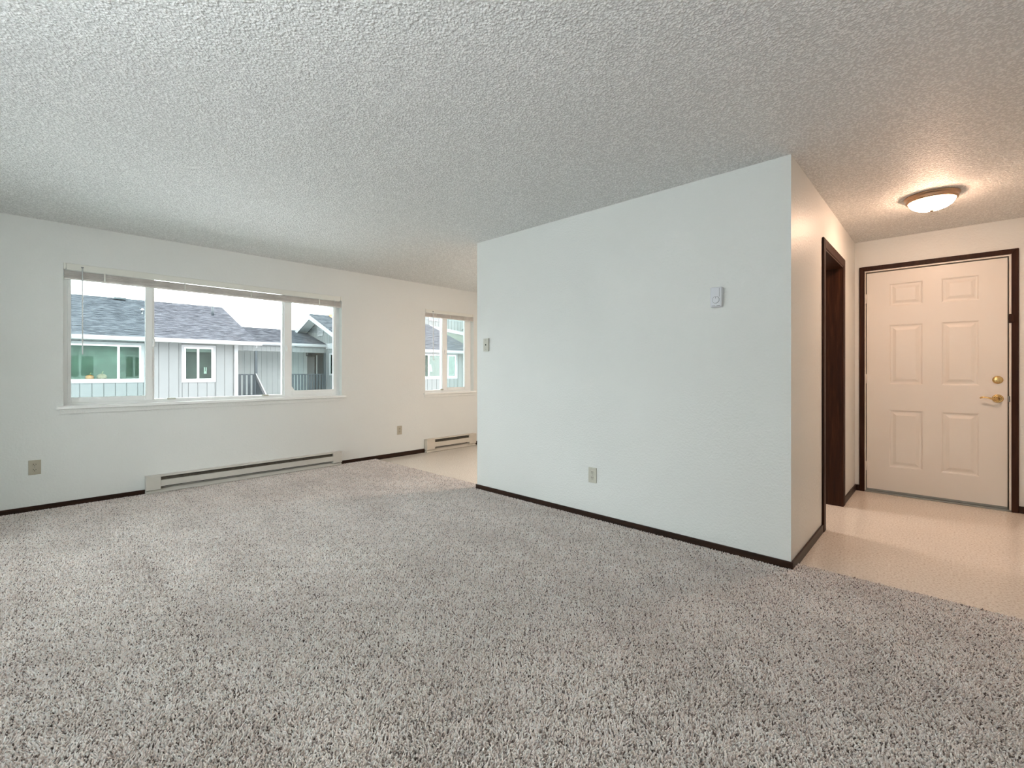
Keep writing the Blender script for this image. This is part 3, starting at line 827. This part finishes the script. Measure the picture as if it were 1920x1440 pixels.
def pumpkin(loc, r, mat, lab):
    t = empty('pumpkin', loc, 0, lab, 'pumpkin')
    bm = bmesh.new(); seg = 40; rings = []
    for i in range(1, 12):
        ph = math.pi * i / 12; ring_ = []
        for k in range(seg):
            a = 2 * math.pi * k / seg; rr = r * math.sin(ph) ** 0.8 * (1 - 0.07 * abs(math.cos(a * 5)) ** 3)
            ring_.append(bm.verts.new((rr * math.cos(a), rr * math.sin(a), r * 0.78 * (1 - math.cos(ph)))))
        rings.append(ring_)
    for A, B in zip(rings[:-1], rings[1:]):
        for k in range(seg): bm.faces.new((A[k], A[(k + 1) % seg], B[(k + 1) % seg], B[k]))
    bm.faces.new(rings[0]); bm.faces.new(rings[-1])
    obj('shell', bm, mat, t, smooth=True)
    bm = bmesh.new(); tube(bm, [(0, 0, r * 1.5), (0.01, 0.01, r * 1.75), (0.02, 0.03, r * 2.2)], [r * .14, r * .09, r * .11], 8)
    obj('stem', bm, 'stem', t, smooth=True)
SILLA = 0.90
pumpkin((-20.17, 1.46, SILLA), 0.11, 'pumpkin_orange', 'small bright orange pumpkin behind the long window across the court')
pumpkin((-20.2, 1.76, SILLA), 0.13, 'pumpkin_brown', 'larger dull brown pumpkin behind the long window across the court')

# --- covered walkway between the blocks
BZ = empty('covered_walkway', (-22.2, 8, G), 0, 'low shingled covered walkway joining the two grey blocks', 'walkway')
bo = BZ.location
roof(BZ, 6.24, 10.19, -22.12, 2.50, -25.0, 3.35, -27.8, 22)
bm = bmesh.new(); prism(bm, [(-22.2, 2.36), (-22.11, 2.36), (-22.08, 2.42), (-22.08, 2.50), (-22.2, 2.50)], 'y', 5.72, 10.19); bmesh.ops.translate(bm, verts=bm.verts, vec=-bo)
obj('gutter', bm, 'ext_trim', BZ)
y = 5.75
while y < 10.15:
    ye = min(y + 0.19, 10.2)
    bm = bmesh.new(); bx(bm, *LM((-22.26, -22.2, y + 0.006, ye - 0.006, 2.09, 2.34), bo)); bx(bm, *LM((-22.26, -22.21, y, ye, 2.09, 2.34), bo))
    obj('fascia_plank', bm, 'siding_pale', BZ); y = ye
box('walkway_ceiling', LM((-24.4, -22.26, 5.7, 10.19, 2.30, 2.34), bo), 'soffit_green', BZ)
box('deck', LM((-24.4, -22.15, 5.72, 10.19, -0.22, 0.0), bo), 'concrete', BZ)
planks_x(BZ, -24.3, 5.7, 10.17, 0.0, 2.30, [], 'siding_brightened', 0.25)
box('post', LM((-22.27, -22.19, 7.0, 7.10, 0.0, 2.10), bo), 'dark_metal', BZ)
box('post', LM((-22.27, -22.19, 10.10, 10.19, 0.0, 2.10), bo), 'dark_metal', BZ)
box('post', LM((-22.30, -22.20, 5.72, 5.80, -0.2, 2.10), bo), 'ext_trim', BZ)

def railing(y0, y1, n, wd, lab):
    t = empty('balcony_railing', (-22.2, y0, 0), 0, lab, 'railing')
    box('top_rail', (-0.03, 0.03, 0, y1 - y0, 1.03, 1.07), 'dark_metal', t)
    box('bottom_rail', (-0.02, 0.02, 0, y1 - y0, 0.12, 0.16), 'dark_metal', t)
    bm = bmesh.new(); bx(bm, -0.012, 0.012, -wd / 2, wd / 2, 0.16, 1.03)
    p = obj('picket', bm, 'dark_metal', t)
    for k in range(n):
        o = p if k == 0 else p.copy()
        if k: COL.objects.link(o); o.parent = t
        o.location = (0, (k + 0.5) * (y1 - y0) / n, 0)
railing(6.30, 7.05, 4, 0.105, 'short dark slatted railing left of the outdoor stairs')
railing(8.55, 10.10, 11, 0.082, 'longer dark slatted railing right of the outdoor stairs')
# stairs coming down towards the court
ST = empty('outdoor_staircase', (-22.15, 7.0, 0), 0, 'outdoor stairs with a white sloping guard leading down from the covered walkway', 'stairs')
nst = 15; run = 3.9; rise = 2.75
for k in range(nst):
    box('tread', (run * k / nst, run * (k + 1) / nst + 0.02, 0.06, 1.45, -rise * (k + 1) / nst - 0.05, -rise * (k + 1) / nst), 'concrete', ST)
bm = bmesh.new(); sl = -0.98 / 1.32
prism(bm, [(0.0, 1.10), (0.0, 0.90), (3.9, 0.90 - 2.75), (3.9, 1.10 - 2.75)], 'y', 0.0, 0.05); obj('guard_cap', bm, 'ext_trim', ST)
prism_b = bmesh.new(); prism(prism_b, [(0.0, -0.05), (0.0, -0.30), (3.9, -0.05 - 3.0), (3.9, -2.80)], 'y', 0.0, 0.05); obj('stringer', prism_b, 'ext_trim', ST)
for k in range(30):
    xk = 0.06 + k * 0.13; zt = 0.97 - 2.75 * xk / 3.9
    box('picket', (xk, xk + 0.075, 0.012, 0.036, zt - 1.05, zt), 'dark_metal', ST)

# --- far apartment block
FB = empty('apartment_building', (-19.1, 13, G), 0, 'grey apartment building whose white-edged gable faces the covered walkway', 'building')
fo = FB.location
hC = (13.30, 14.98, 0.80, 2.13); hD = (15.22, 15.95, 0.80, 2.15)
planks_x(FB, -19.1, 10.26, 16.4, G, 2.20, [hC, hD], 'siding_pale')
ext_window(FB, 13.28, 15.00, 0.80, 2.14, [14.09], -19.1, 'room_dark', 0.085)
ext_window(FB, 15.21, 15.96, 0.80, 2.15, [], -19.1, 'room_dark', 0.10)
ez = lambda x: 2.26 + 0.407 * (min(-18.6 - x, x + 27.2))
# gable wall facing -y, vertical boards under the rake
xk = -19.1
k = 0
vx0, vx1, vz0, vz1 = -23.06, -22.50, 2.96, 3.66
gw = (-21.78, -21.02, 1.02, 2.05)
while xk > -26.9:
    xe_ = max(xk - 0.25, -26.95)
    top = min(ez(xk), ez(xe_)) - 0.15
    rng_ = [(G, top)]
    bm = bmesh.new()
    mid = (xk + xe_) / 2
    parts = [(xe_, xk, G, top)]
    for h in (gw,):
        ns_ = []
        for (a, b, c, d) in parts:
            if h[0] >= b or h[1] <= a: ns_.append((a, b, c, d)); continue
            if a < h[0]: ns_.append((a, h[0], c, d))
            if b > h[1]: ns_.append((h[1], b, c, d))
            m0, m1 = max(a, h[0]), min(b, h[1])
            ns_.append((m0, m1, c, h[2])); ns_.append((m0, m1, h[3], d))
        parts = ns_
    for (a, b, c, d) in parts:
        if b - a > 0.03:
            bx(bm, *LM((a + 0.006, b - 0.006, 10.2, 10.23, c, d), fo)); bx(bm, *LM((a, b, 10.212, 10.23, c, d), fo))
    obj('plank', bm, 'siding_pale', FB)
    xk = xe_
bm = bmesh.new(); prism(bm, [(-27.0, G), (-19.1, G), (-19.1, 2.1), (-22.9, 3.8), (-27.0, 2.1)], 'y', 10.235, 10.25)
bmesh.ops.translate(bm, verts=bm.verts, vec=-fo)
box('frieze_board', LM((-22.2, -19.1, 10.18, 10.2, 2.29, 2.55), fo), 'ext_trim', FB)
# corner board, window on the gable side
box('corner_board', LM((-19.14, -19.06, 10.18, 10.30, G, 2.2), fo), 'ext_trim', FB)
bm.free()
def gw_ring(x0, x1, z0, z1, t, ya, yb): return [(x0, x0 + t, ya, yb, z0, z1), (x1 - t, x1, ya, yb, z0, z1), (x0 + t, x1 - t, ya, yb, z0, z0 + t), (x0 + t, x1 - t, ya, yb, z1 - t, z1)]
gwn = boxes('window', [LM(d, fo) for d in gw_ring(-21.80, -21.0, 1.0, 2.07, 0.08, 10.17, 10.24)], 'ext_trim', FB)
box('pane', LM((-21.73, -21.07, 10.205, 10.21, 1.07, 2.0), fo), 'pane_far', gwn)
box('room_behind', LM((-21.85, -20.95, 10.3, 10.34, 0.95, 2.1), fo), 'room_dark', gwn)
# louvred vent in the gable
lv = boxes('gable_vent', [LM(d, fo) for d in gw_ring(vx0, vx1, vz0, vz1, 0.05, 10.16, 10.21)], 'ext_trim', FB)
box('vent_backing', LM((vx0, vx1, 10.19, 10.20, vz0, vz1), fo), 'dark_metal', lv)
for k in range(8):
    z = vz0 + 0.07 + k * (vz1 - vz0 - 0.1) / 8
    bm = bmesh.new(); prism(bm, [(10.165, z), (10.19, z + 0.05), (10.192, z + 0.045), (10.167, z - 0.006)], 'x', vx0 + 0.04, vx1 - 0.04)
    bmesh.ops.translate(bm, verts=bm.verts, vec=-fo); obj('louvre', bm, 'ext_trim', lv)
roof(FB, 9.7, 16.9, -18.52, 2.27, -22.9, 4.02, -27.2, 36)
bm = bmesh.new(); prism(bm, [(-18.6, 2.20), (-22.9, 3.96), (-27.2, 2.20), (-27.2, 2.02), (-22.9, 3.76), (-18.6, 2.02)], 'y', 9.66, 9.70); bmesh.ops.translate(bm, verts=bm.verts, vec=-fo)
obj('barge_board', bm, 'ext_trim', FB)
bm = bmesh.new(); prism(bm, [(-18.7, 2.16), (-22.9, 3.88), (-27.1, 2.16), (-27.1, 2.12), (-22.9, 3.84), (-18.7, 2.12)], 'y', 9.70, 10.2); bmesh.ops.translate(bm, verts=bm.verts, vec=-fo)
obj('rake_soffit', bm, 'siding_brightened', FB)
bm = bmesh.new(); prism(bm, [(-18.6, 2.13), (-18.51, 2.13), (-18.48, 2.19), (-18.48, 2.27), (-18.6, 2.27)], 'y', 9.7, 16.9); bmesh.ops.translate(bm, verts=bm.verts, vec=-fo)
obj('gutter', bm, 'ext_trim', FB)
box('soffit', LM((-19.1, -18.6, 9.7, 16.9, 2.15, 2.17), fo), 'soffit_green', FB)
box('far_wall', LM((-27.0, -19.13, 16.36, 16.4, G, 2.2), fo), 'siding_pale', FB)
# doors opening onto the walkway, a lantern, the chimney cap and the aerial
dd = box('screen_door', LM((-23.33, -22.36, 10.12, 10.19, 0.0, 2.08), fo), 'dark_door', FB)
box('door_edge', LM((-23.06, -23.02, 10.10, 10.12, 0.1, 2.0), fo), 'siding_brightened', dd)
box('pale_door', LM((-24.25, -23.45, 10.15, 10.19, 0.0, 1.93), fo), 'ext_trim', FB)
t = empty('wall_lantern', (-23.9, 10.06, 2.08), 0, 'small dark box lantern above the pale door on the covered walkway', 'lantern')
box('housing', (-0.15, 0.15, -0.06, 0.13, -0.10, 0.12), 'dark_metal', t); box('lens', (-0.09, 0.09, -0.066, -0.06, -0.05, 0.07), 'grey_mark', t)
t = empty('chimney', (-22.75, 10.80, 3.75), 0, 'small terracotta chimney cap on the far ridge', 'chimney')
box('stack', (-0.13, 0.13, -0.14, 0.14, 0, 0.30), 'terracotta', t); box('cap', (-0.16, 0.16, -0.17, 0.17, 0.30, 0.34), 'terracotta', t)
t = empty('roof_aerial', (-22.95, 10.95, 4.0), 0, 'thin grey roof aerial on a mast above the far ridge', 'aerial')
bm = bmesh.new(); tube(bm, [(0, 0, 0), (0, 0, 0.60)], 0.015, 6); obj('mast', bm, 'grey_mark', t)
bm = bmesh.new(); tube(bm, [(0, -0.40, 0.50), (0, 0.35, 0.44)], 0.02, 6)
for q in (-0.3, -0.1, 0.1, 0.3): tube(bm, [(-0.2, q, 0.47), (0.2, q, 0.47)], 0.012, 5)
obj('boom', bm, 'grey_mark', t)
# lampshade behind the far left window
t = empty('table_lamp', (-19.5, 14.45, 0.90), 0, 'pale cone-shaded table lamp inside the far window seen through the small window', 'lamp')
bm = bmesh.new(); lathe(bm, [(0.15, 0.28), (0.06, 0.66)], 24); obj('lamp_shade', bm, 'shade_fabric', t, smooth=True)
bm = bmesh.new(); lathe(bm, [(0.0, 0.0), (0.09, 0.0), (0.08, 0.03), (0.03, 0.06), (0.05, 0.16), (0.02, 0.30), (0, 0.31)], 20); obj('base', bm, 'dark_metal', t, smooth=True)

# --- taller building beyond
TB = empty('tall_building', (-27, 24, G), 0, 'taller pale grey building rising behind the far shingled roof', 'building')
to = TB.location
n_ = 0
bm = bmesh.new(); y = 17.2
while y < 34:
    bx(bm, *LM((-27.05, -27.0, y + 0.01, y + 0.29, G, 8.2), to)); y += 0.3
bx(bm, *LM((-27.2, -27.03, 17.2, 34, G, 8.2), to))
o = obj('siding_boards', bm, 'siding_pale', TB); o['kind'] = 'stuff'
bm = bmesh.new(); prism(bm, [(19.5, 4.55), (26.0, 3.95), (26.0, 3.68), (19.5, 4.30)], 'x', -26.98, -26.90); bmesh.ops.translate(bm, verts=bm.verts, vec=-to)
obj('belt_board', bm, 'ext_trim', TB)
bm = bmesh.new(); prism(bm, [(20.8, 4.16), (26.0, 3.68), (26.0, 0.5), (20.8, 0.5)], 'x', -26.99, -26.93); bmesh.ops.translate(bm, verts=bm.verts, vec=-to)
obj('green_panel', bm, 'soffit_green', TB)
wt = boxes('window', [LM(d, to) for d in ring(-27.0, -26.95, 19.9, 20.75, 4.85, 6.2, 0.08)], 'ext_trim', TB)
box('pane', LM((-26.99, -26.98, 19.98, 20.67, 4.93, 6.12), to), 'siding_pale', wt)
box('parapet', LM((-27.4, -26.8, 17.0, 34.2, 8.1, 8.3), to), 'ext_trim', TB)
box('rear_wall', LM((-33, -27.2, 17.2, 34, G, 8.1), to), 'siding_pale', TB)
t = empty('security_light', (-26.95, 23.0, 4.36), 0, 'small dark security light on the taller building', 'lamp')
box('arm', (0, 0.3, -0.03, 0.03, -0.03, 0.03), 'dark_metal', t)
bm = bmesh.new(); lathe(bm, [(0.0, 0.08), (0.08, 0.05), (0.13, -0.08), (0, -0.08)], 16, 'z', (0.32, -0.15, 0)); obj('shade', bm, 'dark_metal', t)
